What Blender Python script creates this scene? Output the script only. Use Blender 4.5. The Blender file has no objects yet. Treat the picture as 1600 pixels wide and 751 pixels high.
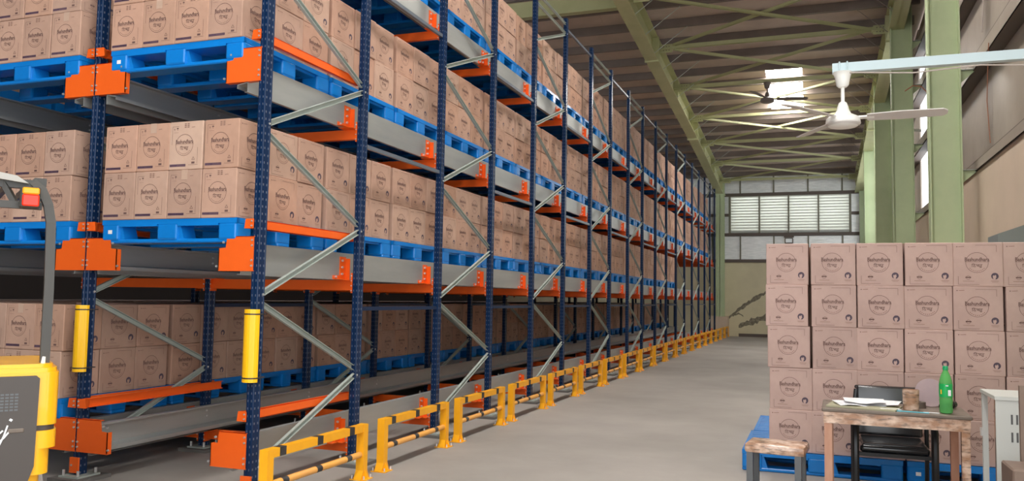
import bpy, bmesh, math, random
from mathutils import Vector, Matrix, Euler
random.seed(7)
SC = bpy.context.scene
COL = SC.collection
PI = math.pi

# ------------------------------------------------------------------ camera
R_ = Vector((0.938, 0.346, 0.017)); U_ = Vector((0.008, -0.071, 0.997)); F_ = Vector((-0.346, 0.936, 0.070))
F_.normalize(); R_ = (R_ - F_*R_.dot(F_)).normalized(); U_ = R_.cross(F_)
FPX, CAMH = 1279.3, 1.5
cd = bpy.data.cameras.new('camera'); cam = bpy.data.objects.new('camera', cd); COL.objects.link(cam)
cam.matrix_world = Matrix(((R_.x, U_.x, -F_.x, 0), (R_.y, U_.y, -F_.y, 0), (R_.z, U_.z, -F_.z, CAMH), (0, 0, 0, 1)))
cd.sensor_width = 36; cd.lens = FPX/1600*36; cd.clip_start = .05; cd.clip_end = 300
SC.camera = cam
def proj(p):
    d = Vector(p)-Vector((0, 0, CAMH)); z = d.dot(F_)
    if z < .1: return None
    return (800+FPX*d.dot(R_)/z, 375.5-FPX*d.dot(U_)/z, z)

# ------------------------------------------------------------------ world, exposure
w = bpy.data.worlds.new('sky'); SC.world = w; w.use_nodes = True
bg = w.node_tree.nodes['Background']; bg.inputs['Color'].default_value = (.93, .97, 1, 1); bg.inputs['Strength'].default_value = 4.2
SC.view_settings.view_transform = 'Standard'; SC.view_settings.look = 'None'
SC.view_settings.exposure = -0.28; SC.view_settings.gamma = 1; SC.view_settings.use_curve_mapping = False
SC.cycles.max_bounces = 8; SC.cycles.diffuse_bounces = 6; SC.cycles.glossy_bounces = 3; SC.cycles.transmission_bounces = 6
SC.cycles.transparent_max_bounces = 8; SC.cycles.caustics_reflective = False; SC.cycles.caustics_refractive = False
SC.cycles.sample_clamp_indirect = 6
SKYLIGHT = 50.0

# ------------------------------------------------------------------ materials
def mat(name, c, rough=.6, metal=0, noise=None, bump=0, spec=.5, emit=None, trans=0, coat=0, ior=1.45, vary=0):
    m = bpy.data.materials.new(name); m.use_nodes = True; nt = m.node_tree; b = nt.nodes['Principled BSDF']
    b.inputs['Base Color'].default_value = (*c, 1); b.inputs['Roughness'].default_value = rough; b.inputs['Metallic'].default_value = metal
    b.inputs['Specular IOR Level'].default_value = spec; b.inputs['Transmission Weight'].default_value = trans; b.inputs['IOR'].default_value = ior
    b.inputs['Coat Weight'].default_value = coat
    if emit: b.inputs['Emission Color'].default_value = (*emit[0], 1); b.inputs['Emission Strength'].default_value = emit[1]
    src = None
    if noise or bump:
        tc = nt.nodes.new('ShaderNodeTexCoord'); mp = nt.nodes.new('ShaderNodeMapping'); nt.links.new(tc.outputs['Object'], mp.inputs['Vector'])
        nz = nt.nodes.new('ShaderNodeTexNoise'); nt.links.new(mp.outputs[0], nz.inputs['Vector'])
    if noise:
        c2, sc, lo, hi = noise[:4]
        if len(noise) > 4: mp.inputs['Scale'].default_value = noise[4]
        nz.inputs['Scale'].default_value = sc; nz.inputs['Detail'].default_value = 6; nz.inputs['Roughness'].default_value = .6
        mr = nt.nodes.new('ShaderNodeMapRange'); mr.inputs[1].default_value = lo; mr.inputs[2].default_value = hi
        nt.links.new(nz.outputs['Fac'], mr.inputs[0])
        mx = nt.nodes.new('ShaderNodeMix'); mx.data_type = 'RGBA'; mx.inputs[6].default_value = (*c, 1); mx.inputs[7].default_value = (*c2, 1)
        nt.links.new(mr.outputs[0], mx.inputs[0]); src = mx.outputs[2]
    if vary:
        oi = nt.nodes.new('ShaderNodeObjectInfo')
        hs = nt.nodes.new('ShaderNodeHueSaturation'); mr2 = nt.nodes.new('ShaderNodeMapRange')
        mr2.inputs[3].default_value = 1-vary; mr2.inputs[4].default_value = 1+vary
        nt.links.new(oi.outputs['Random'], mr2.inputs[0]); nt.links.new(mr2.outputs[0], hs.inputs['Value'])
        if src: nt.links.new(src, hs.inputs['Color'])
        else: hs.inputs['Color'].default_value = (*c, 1)
        src = hs.outputs[0]
    if src: nt.links.new(src, b.inputs['Base Color'])
    if bump:
        bp = nt.nodes.new('ShaderNodeBump'); bp.inputs['Strength'].default_value = bump; bp.inputs['Distance'].default_value = .02
        nt.links.new(nz.outputs['Fac'], bp.inputs['Height']); nt.links.new(bp.outputs[0], b.inputs['Normal'])
    return m

M = {}
M['carton'] = mat('brown_cardboard', (.49, .305, .225), .75, noise=((.43, .265, .195), 5, .35, .7), spec=.25, vary=.07)
def add_tint(m):   # per-object tint through the object's colour
    nt = m.node_tree; b = nt.nodes['Principled BSDF']; lk = b.inputs['Base Color'].links[0]; s = lk.from_socket
    oi = nt.nodes.new('ShaderNodeObjectInfo'); mx = nt.nodes.new('ShaderNodeMix'); mx.data_type = 'RGBA'; mx.blend_type = 'MULTIPLY'
    mx.inputs[0].default_value = 1; nt.links.new(s, mx.inputs[6]); nt.links.new(oi.outputs['Color'], mx.inputs[7]); nt.links.new(mx.outputs[2], b.inputs['Base Color'])
add_tint(M['carton'])
M['ink'] = mat('brown_black_ink', (.15, .085, .075), .7, spec=.2)
M['ink_faint'] = mat('faint_brown_ink', (.27, .155, .12), .7, spec=.2)
M['ink_purple'] = mat('purple_ink', (.095, .055, .085), .7, spec=.2)
M['ink_logo'] = mat('dark_emblem_ink', (.10, .075, .10), .7, spec=.2)
M['tape'] = mat('clear_packing_tape', (.50, .34, .255), .35, spec=.5)
M['blue_plastic'] = mat('blue_plastic', (.005, .20, .62), .22, noise=((.005, .18, .56), 6, .35, .7), vary=.06)
M['navy'] = mat('navy_powder_coat', (.005, .021, .066), .38, noise=((.004, .016, .05), 8, .3, .7))
M['orange'] = mat('orange_powder_coat', (.86, .125, .012), .38, noise=((.80, .11, .01), 4, .3, .7))
M['galv'] = mat('galvanised_steel', (.50, .51, .49), .42, .55, noise=((.36, .37, .37), 3, .3, .7, (1, .15, 1)))
M['brace'] = mat('light_grey_steel', (.40, .44, .40), .5, .1, noise=((.35, .385, .35), 5, .3, .7))
M['tie'] = mat('navy_steel_sheen', (.14, .165, .20), .35, .3)  # glossy navy ties, their grey sheen mixed into the colour
M['zinc'] = mat('bright_zinc', (.75, .75, .74), .3, .7)
M['yellow'] = mat('safety_yellow', (.93, .42, .01), .38, noise=((.85, .36, .01), 6, .4, .75))
M['yellow_rail'] = mat('worn_yellow_paint', (.80, .38, .07), .45, noise=((.70, .33, .10), 7, .35, .75))
M['guard_yellow'] = mat('yellow_plastic', (.95, .52, .01), .3)
M['black'] = mat('black_paint', (.03, .027, .027), .5, noise=((.09, .08, .075), 9, .5, .8))
M['pad'] = mat('dark_grout', (.14, .13, .12), .9)
M['green'] = mat('pale_green_paint', (.50, .58, .35), .5, noise=((.43, .51, .30), 2.2, .35, .75))
M['green2'] = mat('olive_green_paint', (.52, .52, .29), .5, noise=((.43, .44, .23), 1.5, .35, .75))
M['purlin'] = mat('brown_grey_purlin', (.23, .185, .165), .6, noise=((.18, .145, .128), 2, .3, .7))
M['roof'] = mat('taupe_roof_foil', (.62, .50, .42), .55, noise=((.50, .40, .33), 1.3, .35, .7))
M['roof_pale'] = mat('pale_grey_sheet', (.62, .62, .60), .5)
M['clad'] = mat('taupe_cladding_foil', (.36, .30, .25), .5, noise=((.30, .245, .20), 1.2, .35, .7), bump=.25)
M['girt'] = mat('dark_girt', (.13, .10, .085), .55)
M['cream'] = mat('cream_plaster', (.66, .52, .40), .85, noise=((.58, .46, .35), .8, .35, .7))
M['cream2'] = mat('yellow_cream_plaster', (.74, .66, .45), .85, noise=((.64, .57, .39), .9, .35, .7))
M['patch'] = mat('dark_mortar', (.20, .175, .13), .9, noise=((.36, .32, .23), 9, .45, .65))
M['foil'] = mat('silver_foil', (.88, .88, .87), .33, .4, noise=((.74, .75, .74), 3.5, .35, .65, (1, 1, 5)), bump=.6)
M['louvre'] = mat('pale_grey_louvre', (.82, .83, .77), .5)
M['louvre_frame'] = mat('olive_frame', (.20, .19, .14), .5)
M['floor'] = mat('concrete', (.37, .335, .305), .62, noise=((.27, .245, .22), .45, .34, .66), spec=.4)
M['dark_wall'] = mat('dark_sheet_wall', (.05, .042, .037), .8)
M['white'] = mat('white_enamel', (.85, .84, .80), .35)
M['fan_blade'] = mat('pale_fan_blade', (.62, .58, .55), .4)
M['fan_silhouette'] = mat('backlit_fan', (.16, .13, .115), .5)  # far fan against the skylight, its backlit shade painted as dark colour
M['arm'] = mat('pale_blue_paint', (.50, .60, .63), .45)
M['leather'] = mat('black_leatherette', (.02, .02, .022), .2, spec=.8)
M['chair_frame'] = mat('black_tube', (.012, .012, .013), .3)
M['wood'] = mat('worn_table_top', (.21, .165, .13), .5, noise=((.13, .10, .08), 4, .35, .7, (1, 4, 1)))
M['wood_leg'] = mat('red_brown_wood', (.46, .22, .14), .5, noise=((.56, .32, .22), 6, .4, .65, (1, 1, .3)))
M['paper'] = mat('white_paper', (.82, .82, .84), .7)
M['folder'] = mat('olive_folder', (.38, .36, .24), .6)
M['cyan'] = mat('turquoise_plastic', (.10, .52, .66), .4)
M['pink'] = mat('mauve_disc', (.36, .27, .29), .7, noise=((.42, .31, .31), 3, .4, .6))
M['bottle'] = mat('green_plastic', (.22, .80, .24), .16, trans=.6, ior=1.1)
M['bottle_label'] = mat('green_label', (.01, .42, .10), .35)
M['cap'] = mat('green_cap', (.01, .35, .13), .35)
M['cabinet'] = mat('grey_enamel', (.56, .57, .54), .42)
M['cab_dark'] = mat('dark_slot', (.10, .10, .10), .6)
M['brown'] = mat('brown_board', (.17, .115, .09), .6, noise=((.23, .16, .12), 3, .4, .7))
M['steel_dark'] = mat('dark_steel', (.13, .135, .14), .4, .4)
M['fork_yellow'] = mat('forklift_yellow', (.95, .47, .008), .28, coat=.4)
M['fork_black'] = mat('brown_black_panel', (.075, .062, .055), .45)
M['fork_guard'] = mat('olive_black_steel', (.055, .05, .043), .4)
M['fork_top'] = mat('pale_guard_top', (.42, .40, .36), .5)  # paler than the rest of the guard
M['lamp_red'] = mat('red_lens', (.85, .03, .012), .2, emit=((1, .04, .01), .25))
M['lamp_amber'] = mat('amber_lens', (.95, .33, .01), .2, emit=((1, .35, .02), .25))
M['letter'] = mat('white_letter', (.9, .9, .9), .4)
M['rubber'] = mat('grey_tyre', (.33, .32, .31), .8)
M['cable'] = mat('grey_cable', (.42, .36, .32), .6)
M['cable_red'] = mat('orange_cable', (.33, .13, .07), .6)
M['sky_panel'] = mat('skylight_sheet', (.9, .9, .9), .5, emit=((1, .98, .94), SKYLIGHT))
M['glass'] = mat('lamp_glass', (.7, .72, .7), .15, spec=.8)
M['teal'] = mat('grey_teal_sheet', (.22, .25, .24), .5)
M['lead'] = mat('lead_white', (.8, .8, .8), .5)
def tape_wrap():
    m = mat('printed_tape_wrap', (.52, .32, .22), .22, spec=.7, bump=.15)
    nt = m.node_tree; b = nt.nodes['Principled BSDF']; tc = nt.nodes.new('ShaderNodeTexCoord')
    def nz(scale, s):
        mp = nt.nodes.new('ShaderNodeMapping'); mp.inputs['Scale'].default_value = s; nt.links.new(tc.outputs['Object'], mp.inputs[0])
        n = nt.nodes.new('ShaderNodeTexNoise'); n.inputs['Scale'].default_value = scale; n.inputs['Detail'].default_value = 5; nt.links.new(mp.outputs[0], n.inputs[0]); return n
    def ramp(n, a, c0, c1, w=.04):
        r = nt.nodes.new('ShaderNodeValToRGB'); r.color_ramp.elements[0].position = a; r.color_ramp.elements[1].position = a+w
        r.color_ramp.elements[0].color = (*c0, 1); r.color_ramp.elements[1].color = (*c1, 1); nt.links.new(n.outputs['Fac'], r.inputs[0]); return r
    a = ramp(nz(26, (.55, .55, 2.0)), .50, (0, 0, 0), (.85, .85, .85), .16); c = ramp(nz(9, (1, 1, 1.5)), .40, (.42, .23, .14), (.78, .58, .46), .25)
    mx = nt.nodes.new('ShaderNodeMix'); mx.data_type = 'RGBA'; mx.inputs[7].default_value = (.20, .135, .105, 1)
    nt.links.new(a.outputs[0], mx.inputs[0]); nt.links.new(c.outputs[0], mx.inputs[6]); nt.links.new(mx.outputs[2], b.inputs['Base Color'])
    return m
M['tape_wrap'] = tape_wrap()
def perforated():   # navy post with rows of punched holes
    m = mat('navy_perforated', (.005, .021, .066), .24, spec=.35); nt = m.node_tree; b = nt.nodes['Principled BSDF']
    tc = nt.nodes.new('ShaderNodeTexCoord'); sp = nt.nodes.new('ShaderNodeSeparateXYZ'); sn = nt.nodes.new('ShaderNodeSeparateXYZ')
    nt.links.new(tc.outputs['Object'], sp.inputs[0]); nt.links.new(tc.outputs['Normal'], sn.inputs[0])
    def ma(op, a, bb=None):
        n = nt.nodes.new('ShaderNodeMath'); n.operation = op
        for i, v in enumerate((a, bb)):
            if v is None: continue
            if isinstance(v, (int, float)): n.inputs[i].default_value = v
            else: nt.links.new(v, n.inputs[i])
        return n.outputs[0]
    z = ma('FRACT', ma('DIVIDE', sp.outputs[2], .055)); zz = ma('LESS_THAN', ma('ABSOLUTE', ma('SUBTRACT', z, .5)), .15)
    isy = ma('GREATER_THAN', ma('ABSOLUTE', sn.outputs[1]), .5)
    vx = ma('LESS_THAN', ma('ABSOLUTE', ma('SUBTRACT', ma('ABSOLUTE', sp.outputs[0]), .014)), .0042)
    vy = ma('LESS_THAN', ma('ABSOLUTE', ma('SUBTRACT', ma('ABSOLUTE', sp.outputs[1]), .02)), .006)
    mk = ma('MULTIPLY', zz, ma('ADD', ma('MULTIPLY', isy, vx), ma('MULTIPLY', ma('SUBTRACT', 1, isy), vy)))
    mx = nt.nodes.new('ShaderNodeMix'); mx.data_type = 'RGBA'; mx.inputs[6].default_value = (.005, .021, .066, 1); mx.inputs[7].default_value = (.11, .13, .18, 1)
    nt.links.new(mk, mx.inputs[0]); nt.links.new(mx.outputs[2], b.inputs['Base Color']); return m
M['perf'] = perforated()

# ------------------------------------------------------------------ mesh builder
class MB:
    def __init__(s): s.v = []; s.f = []; s.m = []; s.mats = []
    def mi(s, m):
        if m not in s.mats: s.mats.append(m)
        return s.mats.index(m)
    def poly(s, pts, m):
        n = len(s.v); s.v += [tuple(p) for p in pts]; s.f.append(tuple(range(n, n+len(pts)))); s.m.append(s.mi(m)); return s
    def box(s, x0, x1, y0, y1, z0, z1, m, T=None):
        n = len(s.v); P = [(x, y, z) for z in (z0, z1) for y in (y0, y1) for x in (x0, x1)]
        if T: P = [tuple(T @ Vector(p)) for p in P]
        s.v += P; k = s.mi(m)
        for f in ((0, 2, 3, 1), (4, 5, 7, 6), (0, 1, 5, 4), (1, 3, 7, 5), (3, 2, 6, 7), (2, 0, 4, 6)):
            s.f.append(tuple(n+i for i in f)); s.m.append(k)
        return s
    def prism(s, pts, a, b, ax, m, T=None):   # polygon pts (2D, ccw) extruded along axis ax from a to b
        n = len(s.v); N = len(pts)
        def P(p, h):
            q = {0: (h, p[0], p[1]), 1: (p[0], h, p[1]), 2: (p[0], p[1], h)}[ax]
            return tuple(T @ Vector(q)) if T else q
        s.v += [P(p, a) for p in pts]+[P(p, b) for p in pts]; k = s.mi(m)
        s.f.append(tuple(range(n+N-1, n-1, -1))); s.f.append(tuple(range(n+N, n+2*N))); s.m += [k, k]
        for i in range(N):
            j = (i+1) % N; s.f.append((n+i, n+j, n+N+j, n+N+i)); s.m.append(k)
        return s
    def tube(s, path, r, m, seg=8, caps=True, sq=None):
        n0 = len(s.v); k = s.mi(m); path = [Vector(p) for p in path]; N = len(path); rs = r if isinstance(r, (list, tuple)) else [r]*N
        up = None
        for i, p in enumerate(path):
            t = (path[min(i+1, N-1)]-path[max(i-1, 0)]).normalized()
            if up is None:
                up = Vector((0, 0, 1)) if abs(t.z) < .9 else Vector((0, 1, 0))
            a = t.cross(up).normalized(); b = a.cross(t).normalized(); up = b
            for j in range(seg):
                g = 2*PI*(j+.5)/seg; s.v.append(tuple(p+rs[i]*(math.cos(g)*a+math.sin(g)*b)*(1 if not sq else 1)))
        for i in range(N-1):
            for j in range(seg):
                q = (j+1) % seg; s.f.append((n0+i*seg+j, n0+(i+1)*seg+j, n0+(i+1)*seg+q, n0+i*seg+q)); s.m.append(k)
        if caps:
            s.f.append(tuple(n0+j for j in range(seg))); s.f.append(tuple(n0+(N-1)*seg+j for j in range(seg-1, -1, -1))); s.m += [k, k]
        return s
    def bar(s, p, q, w, h, m, up=(0, 0, 1)):   # rectangular bar from p to q
        p, q = Vector(p), Vector(q); t = (q-p).normalized(); u = Vector(up)
        a = t.cross(u).normalized(); b = a.cross(t).normalized(); n = len(s.v); k = s.mi(m)
        for c in (p, q):
            for (x, y) in ((-1, -1), (1, -1), (1, 1), (-1, 1)): s.v.append(tuple(c+a*x*w/2+b*y*h/2))
        for f in ((0, 1, 2, 3), (7, 6, 5, 4), (0, 4, 5, 1), (1, 5, 6, 2), (2, 6, 7, 3), (3, 7, 4, 0)):
            s.f.append(tuple(n+i for i in f)); s.m.append(k)
        return s
    def chan(s, p, q, w, h, m, up, t=.004):   # C channel, open side along +up
        p, q = Vector(p), Vector(q); d = (q-p).normalized(); u = Vector(up); a = d.cross(u).normalized(); b = a.cross(d).normalized()
        pr = [(-w/2, h/2), (-w/2, -h/2), (w/2, -h/2), (w/2, h/2), (w/2-t, h/2), (w/2-t, -h/2+t), (-w/2+t, -h/2+t), (-w/2+t, h/2)]
        n = len(s.v); k = s.mi(m)
        for c in (p, q):
            for x, y in pr: s.v.append(tuple(c+a*x+b*y))
        for i in range(8):
            j = (i+1) % 8; s.f.append((n+i, n+8+i, n+8+j, n+j)); s.m.append(k)
        for f in ((0, 1, 6, 7), (1, 2, 5, 6), (2, 3, 4, 5)):
            s.f.append(tuple(n+i for i in f)); s.f.append(tuple(n+8+i for i in reversed(f))); s.m += [k, k]
        return s
    def lathe(s, prof, m, c=(0, 0, 0), seg=20, T=None):
        n = len(s.v); k = s.mi(m); N = len(prof)
        for r, z in prof:
            for j in range(seg):
                g = 2*PI*j/seg; p = Vector((c[0]+r*math.cos(g), c[1]+r*math.sin(g), c[2]+z)); s.v.append(tuple(T @ p) if T else tuple(p))
        for i in range(N-1):
            for j in range(seg):
                q = (j+1) % seg; s.f.append((n+i*seg+j, n+i*seg+q, n+(i+1)*seg+q, n+(i+1)*seg+j)); s.m.append(k)
        if prof[0][0] > 1e-4: s.f.append(tuple(n+j for j in range(seg-1, -1, -1))); s.m.append(k)
        if prof[-1][0] > 1e-4: s.f.append(tuple(n+(N-1)*seg+j for j in range(seg))); s.m.append(k)
        return s
    def rbox(s, x0, x1, y0, y1, z0, z1, m, r=.02, seg=2, T=None):
        bm = bmesh.new(); bmesh.ops.create_cube(bm, size=1)
        for v in bm.verts: v.co = Vector(((x0+x1)/2+v.co.x*(x1-x0), (y0+y1)/2+v.co.y*(y1-y0), (z0+z1)/2+v.co.z*(z1-z0)))
        bmesh.ops.bevel(bm, geom=bm.edges[:], offset=r, segments=seg, profile=.5, affect='EDGES', clamp_overlap=True)
        n = len(s.v); k = s.mi(m); bm.verts.index_update()
        s.v += [tuple(T @ v.co) if T else tuple(v.co) for v in bm.verts]
        for f in bm.faces: s.f.append(tuple(n+v.index for v in f.verts)); s.m.append(k)
        bm.free(); return s
    def mesh(s, name, smooth=False):
        me = bpy.data.meshes.new(name); me.from_pydata(s.v, [], s.f)
        for k in s.mats: me.materials.append(M[k])
        me.polygons.foreach_set('material_index', s.m)
        if smooth:
            me.polygons.foreach_set('use_smooth', [True]*len(me.polygons))
            try: me.set_sharp_from_angle(angle=math.radians(40))
            except Exception: pass
        me.update(); return me

def link(name, data, parent=None, loc=(0, 0, 0), rz=0, **pr):
    o = bpy.data.objects.new(name, data); COL.objects.link(o); o.location = loc; o.rotation_euler = (0, 0, rz)
    if parent: o.parent = parent
    for k, v in pr.items(): o[k] = v
    return o
def thing(name, label, cat, loc=(0, 0, 0), rz=0, group=None, data=None):
    o = link(name, data, None, loc, rz, label=label, category=cat)
    if group: o['group'] = group
    return o
def part(name, mb, parent, smooth=False, **pr): return link(name, mb.mesh(name, smooth), parent, **pr)
ORD = ['first', 'second', 'third', 'fourth', 'fifth', 'sixth', 'seventh', 'eighth', 'ninth', 'tenth', 'eleventh', 'twelfth', 'thirteenth', 'fourteenth',
       'fifteenth', 'sixteenth', 'seventeenth', 'eighteenth', 'nineteenth', 'twentieth', 'twenty-first', 'twenty-second', 'twenty-third', 'twenty-fourth', 'twenty-fifth']

# ================================================================== STRUCTURE
XW, XL, YB, YF = 2.3, -14.0, 37.0, -9.0
def zt(y): return 8.35-.08*(y-19)
S = dict(kind='structure')
floor = part('floor', MB().box(XL, XW+.3, YF, YB+.3, -.15, 0, 'floor'), None, **S)

# ceiling: roof strips, purlins, skylights, rafters, bracing
roof = part('ceiling', MB().poly([(XL, YF, zt(YF)+.34), (XL, YB+.2, zt(YB+.2)+.34), (-13.6, YB+.2, zt(YB+.2)+.34), (-13.6, YF, zt(YF)+.34)], 'roof'), None, **S)
def strip(x0, x1, y0, y1, m, name, dz=0):
    mb = MB()
    P = [(x0, y0, zt(y0)+.24+dz), (x1, y0, zt(y0)+.24+dz), (x1, y1, zt(y1)+.24+dz), (x0, y1, zt(y1)+.24+dz)]
    Q = [(a, b, c+.04) for a, b, c in P]
    mb.poly(P[::-1], m).poly(Q, m)
    for i in range(4): j = (i+1) % 4; mb.poly([P[i], P[j], Q[j], Q[i]], m)
    return part(name, mb, roof)
xs = [-14, -12.2, -10.4, -8.6, -6.8, -5.0, -3.2, -1.28]
SKY_Y = [(-6, -2.5), (0, 3.6), (6, 9.6), (12, 15.6), (24.3, 28.0)]  # the last is in view; the nearer ones are unseen, added for light
for i in range(7): strip(xs[i], xs[i+1]+.01, 17.6, YB+.2, 'roof', 'roof_sheet', .004*(i % 2)); strip(xs[i], xs[i+1]+.01, YF, 17.6, 'roof_pale' if i < 5 else 'roof', 'roof_sheet', .004*(i % 2))
y = YF
for a, b in SKY_Y+[(YB+.2, None)]:
    strip(-1.28, -.28, y, a, 'roof', 'roof_sheet', .002)
    if b: strip(-1.28, -.28, a, b, 'sky_panel', 'skylight', .003); y = b
strip(-.28, 1.2, YF, YB+.2, 'roof', 'roof_sheet'); strip(1.2, XW+.3, YF, YB+.2, 'roof', 'roof_sheet', .004)
PY = [18.9+1.19*i for i in range(-23, 16)]
for yy in PY:
    part('purlin', MB().prism([(yy, zt(yy)+.05), (yy+.012, zt(yy)+.05), (yy+.012, zt(yy)+.23), (yy+.10, zt(yy)+.23), (yy+.10, zt(yy)+.24), (yy, zt(yy)+.24)], XL, XW, 0, 'purlin')
         .box(XL, XW, yy, yy+.10, zt(yy)+.038, zt(yy)+.05, 'purlin'), roof)
def rafter(xc):
    mb = MB()
    def seg(y0, d0, y1, d1):
        for (xa, xb, f0, f1) in ((-.15, .15, 0, .02), (-.15, .15, 1, -.02)):
            pass
        a0, b0, a1, b1 = zt(y0)-d0, zt(y0)-.01, zt(y1)-d1, zt(y1)-.01
        for (w, p0, q0, p1, q1) in ((.16, a0, a0+.02, a1, a1+.02), (.16, b0-.02, b0, b1-.02, b1), (.008, a0, b0, a1, b1)):
            P = [(xc-w, y0, p0), (xc+w, y0, p0), (xc+w, y1, p1), (xc-w, y1, p1)]; Q = [(xc-w, y0, q0), (xc+w, y0, q0), (xc+w, y1, q1), (xc-w, y1, q1)]
            mb.poly(P[::-1], 'green2').poly(Q, 'green2')
            for i in range(4): j = (i+1) % 4; mb.poly([P[i], P[j], Q[j], Q[i]], 'green2')
    seg(YF, .62, 20.5, .62); seg(20.5, .62, 28, .60); seg(28, .60, 36.9, .78)
    for ys in (20.5, 28.0): mb.box(xc-.18, xc+.18, ys-.02, ys+.02, zt(ys)-.66, zt(ys)-.02, 'green2')
    for k in range(6):
        yy = 20.75+3.12*k; mb.box(xc-.15, xc+.15, yy-.008, yy+.008, zt(yy)-.6, zt(yy)-.03, 'green2')
    return part('rafter', mb, roof)
RX0, RX1 = -3.85, 1.78
rafter(RX0); rafter(RX1)
NY = [20.75+3.1*k for k in range(-3, 6)]
def node(side, k):
    yy = NY[k]; return Vector((RX0+.42 if side == 0 else RX1-.36, yy, zt(yy)-.22))
for k in range(len(NY)):
    a, b = node(0, k), node(1, k)
    part('roof_strut', MB().chan(a, b, .10, .09, 'green2', (0, 0, -1), .008), roof)
    for s, P in ((0, a), (1, b)):
        sx = 1 if s == 0 else -1; g = MB()
        g.box(P.x-sx*.42 if sx > 0 else P.x-.10, P.x+.10 if sx > 0 else P.x+.36, P.y-.11, P.y+.11, P.z-.06, P.z-.05, 'green2')
        g.box(min(P.x-sx*.3, P.x+sx*.06), max(P.x-sx*.3, P.x+sx*.06), P.y-.005, P.y+.005, P.z-.13, P.z+.09, 'green2')
        for i in range(3):
            for j in range(2): g.tube([(P.x-sx*(.02+.07*i), P.y-.006, P.z-.07+.1*j), (P.x-sx*(.02+.07*i), P.y-.02, P.z-.07+.1*j)], .012, 'girt', 6)
        part('gusset_plate', g, roof)
    if k+1 < len(NY):
        for (p, q, dz) in ((node(0, k), node(1, k+1), -.03), (node(1, k), node(0, k+1), .03)):
            t = (q-p).normalized(); p = p+t*.12+Vector((0, 0, dz)); q = q-t*.12+Vector((0, 0, dz))
            part('roof_diagonal', MB().chan(p, q, .075, .06, 'green2', (0, 0, -1), .007), roof)
for yy in PY:
    if yy < 12 or yy > 35.5: continue
    part('fly_brace', MB().bar((RX0+.14, yy+.02, zt(yy)-.58), (RX0+.95, yy+.02, zt(yy)+.02), .035, .006, 'brace'), roof)
    part('fly_brace', MB().bar((RX1-.14, yy+.02, zt(yy)-.58), (RX1-.80, yy+.02, zt(yy)+.02), .035, .006, 'purlin'), roof)
part('ridge_beam', MB().box(XL, RX0-.1, 17.70, 17.72, zt(17.7)-.42, zt(17.7)-.02, 'green2').box(XL, RX0-.1, 17.62, 17.82, zt(17.7)-.42, zt(17.7)-.40, 'green2'), roof)

# back wall
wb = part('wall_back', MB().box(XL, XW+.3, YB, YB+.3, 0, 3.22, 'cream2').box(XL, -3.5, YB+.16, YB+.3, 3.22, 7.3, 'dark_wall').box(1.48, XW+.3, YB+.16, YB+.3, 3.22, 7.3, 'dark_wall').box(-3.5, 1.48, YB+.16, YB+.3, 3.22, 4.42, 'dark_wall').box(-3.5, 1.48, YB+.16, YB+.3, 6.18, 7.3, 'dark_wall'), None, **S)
fx = [-14, -12.6, -11.2, -9.8, -8.4, -7.0, -5.6, -4.2, -3.02, -1.62, -.22, 1.14, 2.3]
def foil(x0, x1, z0, z1): part('foil_panel', MB().box(x0+.012, x1-.012, YB+.06, YB+.1, z0, z1, 'foil'), wb)
LX0, LX1, LZ0, LZ1 = -3.42, 1.40, 4.50, 6.10
for i in range(len(fx)-1):
    foil(fx[i], fx[i+1], 6.26, 6.98); foil(fx[i], fx[i+1], 3.34, 4.36)
    if fx[i+1] < -4: foil(fx[i], fx[i+1], 4.50, 5.24); foil(fx[i], fx[i+1], 5.36, 6.12)
for x0, x1 in ((-4.2, LX0-.02), (LX1+.02, XW)):
    foil(x0, x1, 4.50, 5.24); foil(x0, x1, 5.36, 6.12)
for z in (3.22, 4.37, 6.12): part('girt', MB().box(XL, XW, YB-.06, YB+.08, z, z+.13, 'girt'), wb)
for x0, x1 in ((XL, LX0-.05), (LX1+.05, XW)): part('girt', MB().box(x0, x1, YB-.04, YB+.08, 5.24, 5.36, 'girt'), wb)
for x in fx[1:-1]: part('joint_rail', MB().box(x-.03, x+.03, YB+.0, YB+.11, 6.25, 6.98, 'louvre_frame').box(x-.03, x+.03, YB+.0, YB+.11, 3.35, 4.37, 'louvre_frame'), wb)
part('eave_beam', MB().box(RX0, XW, YB-.20, YB-.02, 6.98, 7.02, 'green2').box(RX0, XW, YB-.12, YB-.10, 6.98, 7.25, 'green2').box(XL, XW, YB+.0, YB+.2, 6.98, 7.4, 'green2'), wb)
part('baseboard', MB().box(-3.1, XW, YB-.012, YB, 0, .13, 'girt'), wb)
pm = MB()
def stroke(pts, wd, m, off):
    for i in range(len(pts)-1):
        (x0, z0), (x1, z1) = pts[i], pts[i+1]; w0, w1 = wd[i], wd[i+1]
        pm.poly([(x0, YB-off, z0-w0), (x1, YB-off, z1-w1), (x1, YB-off, z1+w1), (x0, YB-off, z0+w0)], m)
rr = random.Random(3)
def jag(x0, z0, x1, z1, n, w, off):
    pts = []; wd = []
    for i in range(n+1):
        t = i/n; pts.append((x0+(x1-x0)*t, z0+(z1-z0)*t+rr.uniform(-.03, .03)+.10*math.sin(t*3.1))); wd.append(w*(.6+.7*rr.random())*(.4+.6*math.sin(PI*min(.95, t+.08))))
    stroke(pts, wd, 'patch', off)
jag(-3.55, .78, -1.5, 2.15, 26, .10, .004); jag(-3.1, .42, -1.2, .95, 22, .14, .003); jag(-3.45, .85, -2.9, .90, 8, .05, .005)
part('mortar_patch', pm, wb)
part('plinth', MB().box(-4.25, -3.5, 36.3, YB, 0, .86, 'cream'), wb)
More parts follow.
